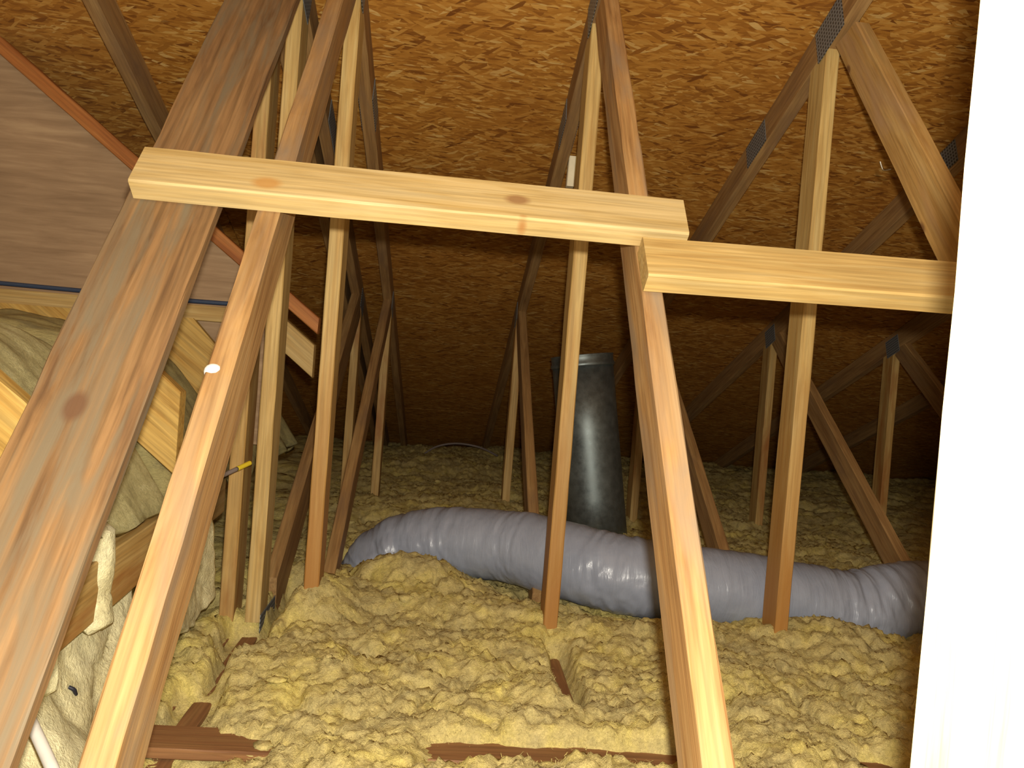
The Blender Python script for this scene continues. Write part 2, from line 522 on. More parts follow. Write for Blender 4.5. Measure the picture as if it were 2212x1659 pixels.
T_G = 'roof trusses along the attic'
t0 = truss('roof_truss', -0.975, 'brown truss top chord behind the weathered plank above the plywood panel', first=False, first_vert=False, second=True, splice=None)
t1 = truss('roof_truss', -0.305, 'roof truss with knobbly rounded diagonal next to the weathered plank', wane=0.006)
t2 = truss('roof_truss', 0.305, 'roof truss in front of the grey vent pipe with two braces meeting on it')
def knot_at(px, py, X, r):
    c = diag_face((0.89 - 0.735) / 2) - DN * DEP / 2 + DD * 0.015
    q = at(px, py, X=X); q.x = 0
    return ((q - c).dot(DD), (q - c).dot(DN), 0.0, r, (0.13, 0.055, 0.02))
W_T3 = wood('wood_knotty', (0.56, 0.37, 0.14), (0.47, 0.28, 0.09), (0.36, 0.19, 0.05), stain=(0.40, 0.25, 0.13), stain_pos=(0.55, 0.75),
            knots=[knot_at(1832, 150, 0.897, 0.012), knot_at(1990, 495, 0.897, 0.014)])
t3 = truss('roof_truss', 0.915, 'roof truss with knotty wide-faced diagonal and grey connector plates beside overexposed post', diag_mat=W_T3)
t4 = truss('roof_truss', 1.525, 'roof truss past the knotty one, its reddish diagonal leaning behind the duct', first=True)
t5 = truss('roof_truss', 2.135, 'dim roof truss with short post and teal plate by the overexposed post')
t6 = truss('roof_truss', 2.745, 'farthest dim roof truss running down into the eave shadow')

# the near vertical of truss two, close to the lens
board('vertical_web', (0.305, 0.408, -0.733), (0.305, 0.408, chord_z(0.408) + 0.01), DEP, 0.036, XY, W_POST, t2, cut1=-0.387)

# double girder truss
g = empty('girder_truss', (-0.475, 2.5, -0.82))
tag(g, 'double ply girder truss with two pale posts side by side behind the knobbly diagonal', 'roof truss')
for xx, wm in ((-0.444, W_NEW), (-0.508, W_WEB)):
    a = Vector((xx, 0.2, chord_z(0.2))) + ROOF_N * DEP / 2
    b = Vector((xx, 6.38, chord_z(6.38))) + ROOF_N * DEP / 2
    board('top_chord', a, b, DEP, THK, ROOF_N, W_OLD, g)
    board('bottom_chord', (xx, 0.2, -0.775), (xx, 6.3, -0.775), DEP, THK, (0, 0, 1), W_RED, g)
    board('vertical_web', (xx, Y1, -0.70), (xx + 0.0, Y1, chord_z(Y1) + 0.012), DEP, 0.036, XY, wm, g, cut1=-0.387)
    if xx > -0.5:
        board('vertical_web', (xx, Y2, -0.733), (xx, Y2, chord_z(Y2) + 0.012), DEP, 0.036, XY, W_WEB, g, cut1=-0.387)
        d = (Vector((xx, Y2 - 0.085, chord_z(Y2 - 0.085))) - Vector((xx, Y1 + 0.13, -0.733))).normalized()
        board('diagonal_web', Vector((xx, Y1 + 0.13, -0.733)) + d * 0.03, Vector((xx, Y2 - 0.09, chord_z(Y2 - 0.09) - 0.01)), 0.14, 0.035, Vector((0, -d.z, d.y)), W_OLD, g, cut0=0.5, cut1=-0.2)
plate(g, -0.444, 1, Y1 + 0.04, -0.735, 0.17, 0.11, 0)
plate(g, -0.444, 1, Y1 - 0.03, chord_z(Y1) + 0.04, 0.15, 0.11, -SA)
plate(g, -0.444, 1, 2.62, chord_z(2.62) + 0.045, 0.20, 0.08, -SA)
plate(g, -0.444, 1, Y2 - 0.03, chord_z(Y2) + 0.035, 0.12, 0.09, -SA)

# wide weathered plank laid flat along the girder's slope
pa = diag_face(-0.76) - DN * 0.011; pb = diag_face(0.872) - DN * 0.011
pa.x = -0.455; pb.x = -0.452
pa += DD * 0.04
pl = board('diagonal_plank', pa, pb, 0.142, 0.022, XD, W_GREY, None, wane=0.003)
tag(pl, 'wide weathered grey-brown plank rising diagonally beside the knobbly truss diagonal', 'plank')

# lateral braces on the upper faces of the diagonals
def brace(name, z_face, xa, xb, tilt, mat, label, lift=0.0):
    c = diag_face(z_face) + DN * (0.0195 + lift)
    ta = math.radians(tilt)
    u = XD * math.cos(ta) - DD * math.sin(ta)
    mid = Vector(((xa + xb) / 2, c.y, c.z))
    h = (xb - xa) / 2
    o = board(name, mid - u * h, mid + u * h, DEP, THK, DD, mat, None, rough=0.0008, cham=0.003)
    return tag(o, label, 'brace', 'lateral braces across the truss diagonals')
brace('lateral_brace', 0.237, -0.512, 0.366, 0.5, W_BRACE, 'pale timber brace nailed from the weathered plank to the middle truss diagonal')
brace('lateral_brace', 0.160, 0.288, 0.99, -0.7, W_NEW, 'pale timber brace nailed lower, running to the knotty truss by the overexposed post', 0.0005)

# small fixings
def blob(name, loc, r, mat, parent=None, scale=(1, 1, 1)):
    bm = bmesh.new()
    bmesh.ops.create_uvsphere(bm, u_segments=14, v_segments=8, radius=r)
    for v in bm.verts: v.co = Vector((v.co.x * scale[0], v.co.y * scale[1], v.co.z * scale[2]))
    me = bpy.data.meshes.new(name); bm.to_mesh(me); bm.free(); shade(me)
    mw = Matrix.Translation(Vector(loc) + Vector((0, 0, ZC)))
    return link_mesh(name, me, mat, parent, mw)

def tube(name, pts, r, mat, parent=None, n=10, sub=8):
    P = [Vector(p) for p in pts]
    Q = []
    for i in range(len(P) - 1):
        p0 = P[max(i - 1, 0)]; p1 = P[i]; p2 = P[i + 1]; p3 = P[min(i + 2, len(P) - 1)]
        for k in range(sub):
            t = k / sub
            Q.append(0.5 * ((2 * p1) + (p2 - p0) * t + (2 * p0 - 5 * p1 + 4 * p2 - p3) * t * t + (3 * p1 - p0 - 3 * p2 + p3) * t ** 3))
    Q.append(P[-1])
    verts, faces = [], []
    up = Vector((0, 0, 1))
    for i, q in enumerate(Q):
        d = (Q[min(i + 1, len(Q) - 1)] - Q[max(i - 1, 0)]).normalized()
        s = d.cross(up)
        s = s.normalized() if s.length > 1e-4 else Vector((1, 0, 0))
        u = s.cross(d)
        for k in range(n):
            a = 2 * math.pi * k / n
            verts.append(q + s * math.cos(a) * r + u * math.sin(a) * r + Vector((0, 0, ZC)))
    for i in range(len(Q) - 1):
        for k in range(n):
            k2 = (k + 1) % n
            faces.append((i * n + k, i * n + k2, (i + 1) * n + k2, (i + 1) * n + k))
    faces.append(tuple(range(n - 1, -1, -1)))
    faces.append(tuple((len(Q) - 1) * n + k for k in range(n)))
    me = from_np(name, verts, faces)
    return link_mesh(name, me, mat, parent)

# ------------------------------------------------------------------ left: gable panel, vaulted ceiling rafters
YG = 2.38
def flat_poly(name, pts, y0, y1, mat, parent=None):
    n = len(pts)
    verts = [(p[0], y0, p[1] + ZC) for p in pts] + [(p[0], y1, p[1] + ZC) for p in pts]
    faces = [tuple(range(n)), tuple(range(2 * n - 1, n - 1, -1))]
    for i in range(n):
        j = (i + 1) % n
        faces.append((i, i + n, j + n, j))
    bm = bmesh.new()
    bv = [bm.verts.new(v) for v in verts]
    for f in faces: bm.faces.new([bv[i] for i in f])
    bmesh.ops.recalc_face_normals(bm, faces=bm.faces)
    me = bpy.data.meshes.new(name); bm.to_mesh(me); bm.free()
    return link_mesh(name, me, mat, parent)

RP = at(650, 668, Y=YG); RQ = at(0, 98, Y=YG)
rk = (RQ.z - RP.z) / (RQ.x - RP.x)
def rake(x): return RP.z + rk * (x - RP.x)
ztop = deck_z(YG) - 0.012
xl = RP.x + (ztop - RP.z) / rk
zb = at(0, 640, Y=YG).z
wl = flat_poly('wall_left', [(-2.5, -0.3), (-0.53, -0.3), (-0.53, rake(-0.53)), (xl, ztop), (-2.5, ztop)], YG + 0.02, YG + 0.032, PLY)
tag(wl, 'brown plywood panel closing the gable beside the girder', kind='structure')
ra = Vector((-0.385, YG, rake(-0.385))); rb = Vector((xl + 0.06, YG, rake(xl + 0.06)))
ro = board('rake_board', ra, rb, 0.038, 0.036, Vector((0, 0, 1)), W_ORANGE, None, cut0=0.7)
tag(ro, 'orange-brown sloping board along the top edge of the plywood panel', 'board')
bo = board('ledger_beam', (-2.45, YG - 0.002, at(100, 648, Y=YG).z), (-0.565, YG - 0.002, at(100, 648, Y=YG).z), 0.044, 0.036, Vector((0, 0, 1)), W_NEW, None)
tag(bo, 'pale horizontal batten under the plywood panel', 'batten')
zc = at(100, 621, Y=YG - 0.02).z
cb = tube('blue_cable', [(-2.4, YG - 0.014, zc), (-1.5, YG - 0.014, zc + 0.003), (-1.1, YG - 0.014, zc), (-0.8, YG - 0.014, zc - 0.004), (-0.55, YG - 0.014, zc - 0.002)], 0.0065, BLUE)
tag(cb, 'dark blue cable lying on the pale batten below the plywood panel', 'cable')

RPITCH = math.radians(38.0)
RDIR = Vector((-math.cos(RPITCH), 0, math.sin(RPITCH)))
def rafter(x, y, ztop_, label, w=0.14, mat=W_RAFT, ln=1.5):
    # plumb-cut lower end at x, top corner height ztop_
    up = Vector((math.sin(RPITCH), 0, math.cos(RPITCH)))
    p = Vector((x, y, ztop_)) - up * (w / 2)
    # the axis point whose plumb line passes x
    p += RDIR * ((p.x - x) / math.cos(RPITCH))
    o = board('jack_rafter', p, p + RDIR * ln, w, THK, up, mat, None, cut0=math.tan(RPITCH) * 1.0)
    return tag(o, label, 'rafter', 'jack rafters of the vaulted ceiling')
rafter(-0.560, 1.16, -0.118, 'yellow plumb-cut rafter whose lower end hides behind the weathered plank')
rafter(-0.560, 1.77, -0.118, 'yellow plumb-cut rafter ending between weathered plank and knobbly diagonal', ln=0.28)
# board sheet under the batten, grain along the slope
bt = at(100, 662, Y=2.36).z
bp = [(-1.9, bt), (at(420, 674, Y=2.36).x, bt), (-0.565, -0.125), (-0.565, -0.30), (-0.75, -0.24), (-1.9, -0.2)]
c_, s_ = math.cos(RPITCH), math.sin(RPITCH)
Rl = Matrix((Vector((c_, 0, -s_)), Vector((s_, 0, c_)), Vector((0, -1, 0)))).transposed().to_4x4()
Rl.translation = Vector((-1.0, 2.36, ZC))
me_ = flat_poly('sloped_sheet', bp, 2.350, 2.372, W_RAFT)
me_.data.transform(Rl.inverted()); me_.matrix_basis = Rl
tag(me_, 'yellow timber sheet with slanting grain under the pale batten', 'board')
def side_poly(name, pts, x0, x1, mat):
    bm = bmesh.new()
    a = [bm.verts.new((x0, p[0], p[1] + ZC)) for p in pts]; b = [bm.verts.new((x1, p[0], p[1] + ZC)) for p in pts]
    bm.faces.new(a); bm.faces.new(b[::-1])
    for i in range(len(pts)):
        j = (i + 1) % len(pts); bm.faces.new((a[i], b[i], b[j], a[j]))
    bmesh.ops.recalc_face_normals(bm, faces=bm.faces)
    me = bpy.data.meshes.new(name); bm.to_mesh(me); bm.free()
    return link_mesh(name, me, mat)
wr = side_poly('wall_right', [(Y_A, -0.82), (6.6, -0.82), (6.6, deck_z(6.6)), (Y_A, deck_z(Y_A))], 4.76, 4.79, PLY)
tag(wr, 'plywood gable wall closing the far side of the attic', kind='structure')
rafter(-0.402, 2.425, 0.0, 'pale short plumb-cut rafter end seen past the twin posts', ln=0.6, mat=W_NEW, w=0.075)

# ledger along the girder that carries the batts
lb = board('side_beam', (-0.582, 0.75, -0.475), (-0.582, 2.16, -0.402), 0.104, 0.042, Vector((0, 0, 1)), W_WEB, None)
tag(lb, 'honey-brown beam running away below the batts, half covered by torn insulation', 'beam')

# batts between the rafters
def batt(y0, y1, seed, label, xr=-0.575, ztop_=-0.118, cap=True, mat=None):
    nu, nv = 90, max(20, int((y1 - y0) / 0.011))
    s = np.linspace(0, 1, nu)[:, None] * np.ones((1, nv))
    y = y0 + (y1 - y0) * np.linspace(0, 1, nv)[None, :] * np.ones((nu, 1))
    edge = np.minimum(y - y0, y1 - y)
    dist = s * 1.5                                     # along the slope from the lower end
    x = xr - dist * math.cos(RPITCH)
    rz = ztop_ + (xr + 0.015 - x) * math.tan(RPITCH)
    rz = 0.10 - np.log1p(np.exp((0.10 - rz) * 14.0)) / 14.0 if cap else rz
    sag = 0.075 + 0.11 * np.exp(-(dist / 0.16) ** 2)
    z = rz - sag
    st = fbm(dist * 2.5 + seed, y * 26, seed, 4, 0.55)       # streaks along the slope
    z = z + 0.010 * st + 0.018 * fbm(dist * 6, y * 6, seed + 3, 3)
    z = z - 0.05 * np.clip(1 - edge / 0.05, 0, 1) ** 2
    # the torn lower end rolls over and down
    k = np.clip(1 - dist / 0.10, 0, 1)
    x = x + 0.028 * fbm(y * 9, y * 0 + seed, seed + 8, 3) * k + 0.03 * k
    z = z - 0.055 * k ** 2
    top = np.stack([x, y, z + ZC], -1).reshape(-1, 3)
    und = np.stack([x - 0.03, y, np.minimum(rz - 0.19, z - 0.02) + ZC], -1).reshape(-1, 3)
    verts = np.concatenate([top, und])
    N = nu * nv
    idx = np.arange(N).reshape(nu, nv)
    faces = []
    for i in range(nu - 1):
        for j in range(nv - 1):
            a, b, c, d = idx[i, j], idx[i, j + 1], idx[i + 1, j + 1], idx[i + 1, j]
            faces.append((a, b, c, d)); faces.append((a + N, d + N, c + N, b + N))
    for j in range(nv - 1):
        faces.append((idx[0, j + 1], idx[0, j], idx[0, j] + N, idx[0, j + 1] + N))
        faces.append((idx[-1, j], idx[-1, j + 1], idx[-1, j + 1] + N, idx[-1, j] + N))
    for i in range(nu - 1):
        faces.append((idx[i, 0], idx[i + 1, 0], idx[i + 1, 0] + N, idx[i, 0] + N))
        faces.append((idx[i + 1, -1], idx[i, -1], idx[i, -1] + N, idx[i + 1, -1] + N))
    me = from_np('insulation_batt', verts.tolist(), faces)
    o = link_mesh('insulation_batt', me, mat or BATT)
    return tag(o, label, 'insulation', 'insulation batts between the jack rafters')
batt(0.62, 1.135, 3, 'green-yellow insulation batt below the rafter hidden by the weathered plank')
batt(1.185, 1.745, 5, 'pale green-yellow insulation batt between the two plumb-cut yellow rafters', mat=BATTM)
batt(1.795, 2.32, 9, 'green-yellow insulation batt under the pale batten behind the cut rafter end')
batt(2.40, 3.07, 13, 'dim green insulation batt behind the twin posts')

# pale batt hanging below the side beam
def curtain(name, y0, y1, zt, zb_, x0, amp, seed, label, lean=0.06, thick=0.05, ragged=0.06, mat=BATTP):
    nu, nv = 46, max(24, int((y1 - y0) / 0.011))
    t = np.linspace(0, 1, nu)[:, None] * np.ones((1, nv))
    y = y0 + (y1 - y0) * np.linspace(0, 1, nv)[None, :] * np.ones((nu, 1))
    zt_ = zt(y) if callable(zt) else zt + 0 * y
    zbot = zb_ + ragged * fbm(y * 7, y * 0 + 3.3, seed, 4)
    z = zt_ + (zbot - zt_) * t
    prof = np.clip(t, 0, 1) ** 1.2
    x = x0 + (lean(y) if callable(lean) else lean) * prof + amp * (fbm(y * 6, z * 6, seed + 1, 4) + 0.7 * lumps(y * 9, z * 9, seed + 2) - 0.3)
    x = x - thick * np.clip((t - 0.93) / 0.07, 0, 1) - 0.02 * np.clip(1 - t / 0.06, 0, 1)
    ed = np.clip(1 - np.minimum(y - y0, y1 - y) / 0.03, 0, 1)
    x = x - thick * ed ** 2
    a = np.stack([x, y, z + ZC], -1).reshape(-1, 3)
    b = np.stack([x * 0 + x0 - thick, y, z + ZC], -1).reshape(-1, 3)
    N = nu * nv
    idx = np.arange(N).reshape(nu, nv)
    faces = []
    for i in range(nu - 1):
        for j in range(nv - 1):
            p, q, r, s = idx[i, j], idx[i, j + 1], idx[i + 1, j + 1], idx[i + 1, j]
            faces.append((p, s, r, q)); faces.append((p + N, q + N, r + N, s + N))
    for j in range(nv - 1):
        faces.append((idx[0, j], idx[0, j + 1], idx[0, j + 1] + N, idx[0, j] + N))
        faces.append((idx[-1, j + 1], idx[-1, j], idx[-1, j] + N, idx[-1, j + 1] + N))
    for i in range(nu - 1):
        faces.append((idx[i + 1, 0], idx[i, 0], idx[i, 0] + N, idx[i + 1, 0] + N))
        faces.append((idx[i, -1], idx[i + 1, -1], idx[i + 1, -1] + N, idx[i, -1] + N))
    me = from_np(name, np.concatenate([a, b]).tolist(), faces)
    o = link_mesh(name, me, mat)
    return tag(o, label, 'insulation')
beam_bot = lambda y: -0.527 + (y - 0.75) * 0.0518
cur_o = curtain('hanging_batt', 0.72, 1.66, beam_bot, -0.80, -0.600, 0.03, 21, 'pale cream insulation wrapped below the honey-brown side beam', lean=lambda y: 0.12 + 0.17 * np.clip((1.42 - y) / 0.25, 0, 1))
curtain('hanging_batt', 1.70, 2.02, lambda y: -0.42 + 0 * y, -0.64, -0.545, 0.025, 33, 'pale torn insulation flap hanging beside the twin posts', lean=0.03, ragged=0.05)
# torn shreds draped over the beam
curtain('torn_shred', 1.385, 1.455, -0.33, -0.505, -0.553, 0.02, 41, 'ragged pale insulation shred draped over the side beam', lean=0.015, thick=0.018, ragged=0.12)
curtain('torn_shred', 1.225, 1.258, -0.40, -0.55, -0.553, 0.015, 47, 'narrow pale insulation strip dangling over the side beam', lean=0.01, thick=0.014, ragged=0.10)

# ------------------------------------------------------------------ vent pipe
pb_ = at(1288, 1150, Y=3.42); pt_ = at(1257, 768, Y=3.46)
axv = (pt_ - pb_).normalized()
pbot = pb_ - axv * ((pb_.z + 0.81) / axv.z)
PR = 0.131
vp = empty('vent_pipe', (pbot.x, pbot.y, -0.81))
tag(vp, 'dark grey galvanised metal vent pipe standing behind the duct', 'pipe')
def lathe(name, base, axis, prof, mat, parent, n=56):
    s = axis.cross(Vector((0, 1, 0))).normalized(); u = s.cross(axis)
    verts, faces = [], []
    for (r, h) in prof:
        for k in range(n):
            a = 2 * math.pi * k / n
            verts.append(base + axis * h + (s * math.cos(a) + u * math.sin(a)) * r + Vector((0, 0, ZC)))
    for i in range(len(prof) - 1):
        for k in range(n):
            k2 = (k + 1) % n
            faces.append((i * n + k, (i + 1) * n + k, (i + 1) * n + k2, i * n + k2))
    me = from_np(name, verts, faces)
    bm = bmesh.new(); bm.from_mesh(me)
    bmesh.ops.recalc_face_normals(bm, faces=bm.faces); bm.to_mesh(me); bm.free()
    return link_mesh(name, me, mat, parent)
H = (pt_ - pbot).length
lathe('pipe_body', pbot, axv, [(PR - 0.004, 0.0), (PR, 0.0), (PR, H * 0.3), (PR, H * 0.6), (PR, H - 0.03), (PR - 0.004, H - 0.03), (PR - 0.004, 0.0)], GALV, vp)
lathe('collar', pbot, axv, [(PR - 0.003, H - 0.05), (PR + 0.004, H - 0.05), (PR + 0.006, H - 0.045), (PR + 0.006, H - 0.036), (PR + 0.002, H - 0.03), (PR + 0.002, H - 0.006), (PR + 0.005, H), (PR - 0.004, H), (PR - 0.003, H - 0.05)], GALV, vp)
seam_a = pbot + Vector((PR * 0.93, -PR * 0.35, 0))
board('seam', seam_a + axv * 0.02, seam_a + axv * (H - 0.06), 0.012, 0.003, Vector((0.35, 0.93, 0)), GALV, vp, rough=0.0)
blob('screw', at(1323, 838, Y=3.39), 0.006, SHEET, vp)

# ------------------------------------------------------------------ flexible duct
DR = 0.116
path = [at(782, 1330, Y=2.66), at(800, 1262, Y=2.65), at(838, 1205, Y=2.63), at(905, 1180, Y=2.60), at(1000, 1174, Y=2.55), at(1110, 1184, Y=2.48),
        at(1220, 1212, Y=2.38), at(1340, 1243, Y=2.30), at(1480, 1262, Y=2.275), at(1610, 1282, Y=2.27), at(1740, 1304, Y=2.27),
        at(1850, 1318, Y=2.27), at(1950, 1300, Y=2.28), at(2070, 1300, Y=2.30), at(2300, 1330, Y=2.32), at(2700, 1390, Y=2.34)]
def duct_mesh():
    P = path; sub = 44
    Q = []
    for i in range(len(P) - 1):
        p0 = P[max(i - 1, 0)]; p1 = P[i]; p2 = P[i + 1]; p3 = P[min(i + 2, len(P) - 1)]
        for k in range(sub):
            t = k / sub
            Q.append(0.5 * ((2 * p1) + (p2 - p0) * t + (2 * p0 - 5 * p1 + 4 * p2 - p3) * t * t + (3 * p1 - p0 - 3 * p2 + p3) * t ** 3))
    Q.append(P[-1])
    n = 96
    Qa = np.array([tuple(q) for q in Q])
    # even arc length
    seg = np.r_[0, np.cumsum(np.linalg.norm(np.diff(Qa, axis=0), axis=1))]
    M_ = 620
    S = np.linspace(0, seg[-1], M_)
    C = np.stack([np.interp(S, seg, Qa[:, i]) for i in range(3)], -1)
    for _ in range(14):
        C[1:-1] = (C[:-2] + C[2:] + 2 * C[1:-1]) / 4
    T = np.gradient(C, axis=0); T /= np.linalg.norm(T, axis=1)[:, None]
    up = np.array([0, 0, 1.0]); up = np.array([0.05, 0.25, 1.0]); up /= np.linalg.norm(up)
    side = np.cross(T, up); side /= np.linalg.norm(side, axis=1)[:, None]
    uu = np.cross(side, T)
    ang = np.linspace(0, 2 * math.pi, n, endpoint=False)
    A, SS = np.meshgrid(ang, S)
    # kink measure -> more folds in bends
    K = np.linalg.norm(np.gradient(T, axis=0), axis=1) / np.gradient(S)
    K = np.convolve(np.pad(K, 12, mode='edge'), np.ones(25) / 25, 'valid')
    K = np.clip((K - 0.8) / 3.0, 0.03, 1.0)[:, None]
    xw = at(1690, 1300, Y=2.27).x
    K = np.maximum(K, 0.75 * np.clip((C[:, 0:1] - xw) / 0.2, 0, 1))
    K = np.maximum(K, 0.5 * np.clip(1 - np.abs(C[:, 0:1] - 0.02) / 0.12, 0, 1))
    ca, sa = np.cos(A), np.sin(A)
    f1 = fbm(SS * 34 + ca * 0.7, sa * 1.8 + ca * 1.3 + 5, 61, 3, 0.6)
    f2 = fbm(SS * 85 + sa * 0.9, ca * 2.0 + sa * 1.1 + 9, 71, 2, 0.5)
    r = DR * (1 + 0.003 * np.sin(SS * 2 * math.pi / 0.055 + A))
    r = r + 0.010 * f1 * (0.12 + K) + 0.006 * f2 * (0.12 + K)
    r = r + 0.006 * fbm(SS * 5, sa + 2, 81, 3)
    # flattened a little by its own weight
    dz = np.where(sa < 0, 0.93, 0.99)
    pts = C[:, None, :] + side[:, None, :] * (r * ca * 1.02)[..., None] + uu[:, None, :] * (r * sa * dz)[..., None]
    pts[..., 2] += ZC
    verts = pts.reshape(-1, 3).tolist()
    faces = []
    for i in range(M_ - 1):
        o = i * n
        for k in range(n):
            k2 = (k + 1) % n
            faces.append((o + k, o + k2, o + n + k2, o + n + k))
    faces.append(tuple(range(n - 1, -1, -1)))
    faces.append(tuple((M_ - 1) * n + k for k in range(n)))
    return from_np('outer_jacket', verts, faces), C, T
me, DC, DT = duct_mesh()
bm = bmesh.new(); bm.from_mesh(me); bmesh.ops.recalc_face_normals(bm, faces=bm.faces); bm.to_mesh(me); bm.free()
du = link_mesh('flexible_duct', me, DUCT)
tag(du, 'grey plastic-jacketed flexible air duct snaking over the yellow insulation', 'duct')

# ------------------------------------------------------------------ loose insulation
PITS = [(0.305, 1.74, 0.30, 0.026, 0.10, 0.10), (-0.444, 1.56, -0.444, 0.045, 0.11, 0.10)]
TS_Y = 1.455
def floor_h(x, y):
    h = -0.695 + 0 * x
    h = h + 0.055 * fbm(x * 2.2, y * 2.2, 101, 3)
    def g(cx, cy, sx, sy, a):
        return a * np.exp(-((x - cx) / sx) ** 2 - ((y - cy) / sy) ** 2)
    h = h + g(-0.29, 2.10, 0.085, 0.14, 0.085) + g(-0.08, 2.36, 0.20, 0.12, 0.085) + g(0.12, 2.16, 0.22, 0.10, 0.04)
    h = h + g(0.55, 2.06, 0.35, 0.10, 0.035) + g(1.05, 2.06, 0.16, 0.12, 0.055) + g(1.45, 2.10, 0.3, 0.12, 0.02)
    h = h + g(0.0, 3.6, 0.5, 0.5, 0.02) + g(0.1, 5.2, 0.8, 0.6, 0.03)
    lump = 0.034 * lumps(x * 8.5 + 0.8 * fbm(x * 9, y * 9, 3, 2), y * 8.5, 111) + 0.010 * lumps(x * 20 + 1.2 * fbm(x * 26, y * 26, 4, 3), y * 20 + 1.2 * fbm(x * 26, y * 26, 14, 3), 121) + 0.009 * (0.5 - np.abs(fbm(x * 30, y * 30, 135, 4, 0.65)) * 2)
    h = h + lump - 0.026 + 0.014 * fbm(x * 30, y * 30, 141, 4, 0.8)
    # where the batts part over the chords
    def slot(cx, w, ya, yb, depth, hgt, wob=0.01):
        wx = cx + wob * vnoise(y * 14, y * 0, 7) * 2
        m_ = 1 / (1 + np.exp((np.abs(x - wx) - w) / 0.004))
        e = 1 / (1 + np.exp(-(y - ya) / 0.012)) * 1 / (1 + np.exp((y - yb) / 0.012))
        return m_ * e
    for (cx, w_, ya, yb) in ((0.305, 0.024, 1.62, 1.99), (-0.450, 0.045, 1.44, 1.66), (-0.440, 0.014, 1.66, 1.86), (-0.445, 0.055, 1.82, 2.04), (-0.395, 0.03, 2.0, 2.40)):
        k = slot(cx, w_, ya, yb, 0, 0)
        h = h * (1 - k) + np.minimum(h, -0.745) * k
    for (cx, ya, yb, dpt) in ((0.925, 1.55, 1.80, 0.05), (0.90, 1.28, 1.42, 0.05), (0.315, 1.52, 1.74, 0.02), (0.935, 2.6, 3.1, 0.03)):
        h = h - dpt * slot(cx, 0.004, ya, yb, 0, 0, 0.004)
    # the strapping board crossing the chords shows here and there
    def strip(xa, xb, wd=0.045):
        return 1 / (1 + np.exp((np.abs(y - TS_Y + 0.03) - wd - 0.016 * vnoise(x * 17, x * 0, 3)) / 0.005)) / (1 + np.exp(-(x - xa) / 0.02)) / (1 + np.exp((x - xb) / 0.02))
    k = np.maximum(np.maximum(strip(0.02, 0.57), strip(-0.53, -0.37, 0.02)), strip(0.82, 0.90))
    h = h * (1 - k) + np.minimum(h, -0.735) * k
    return h

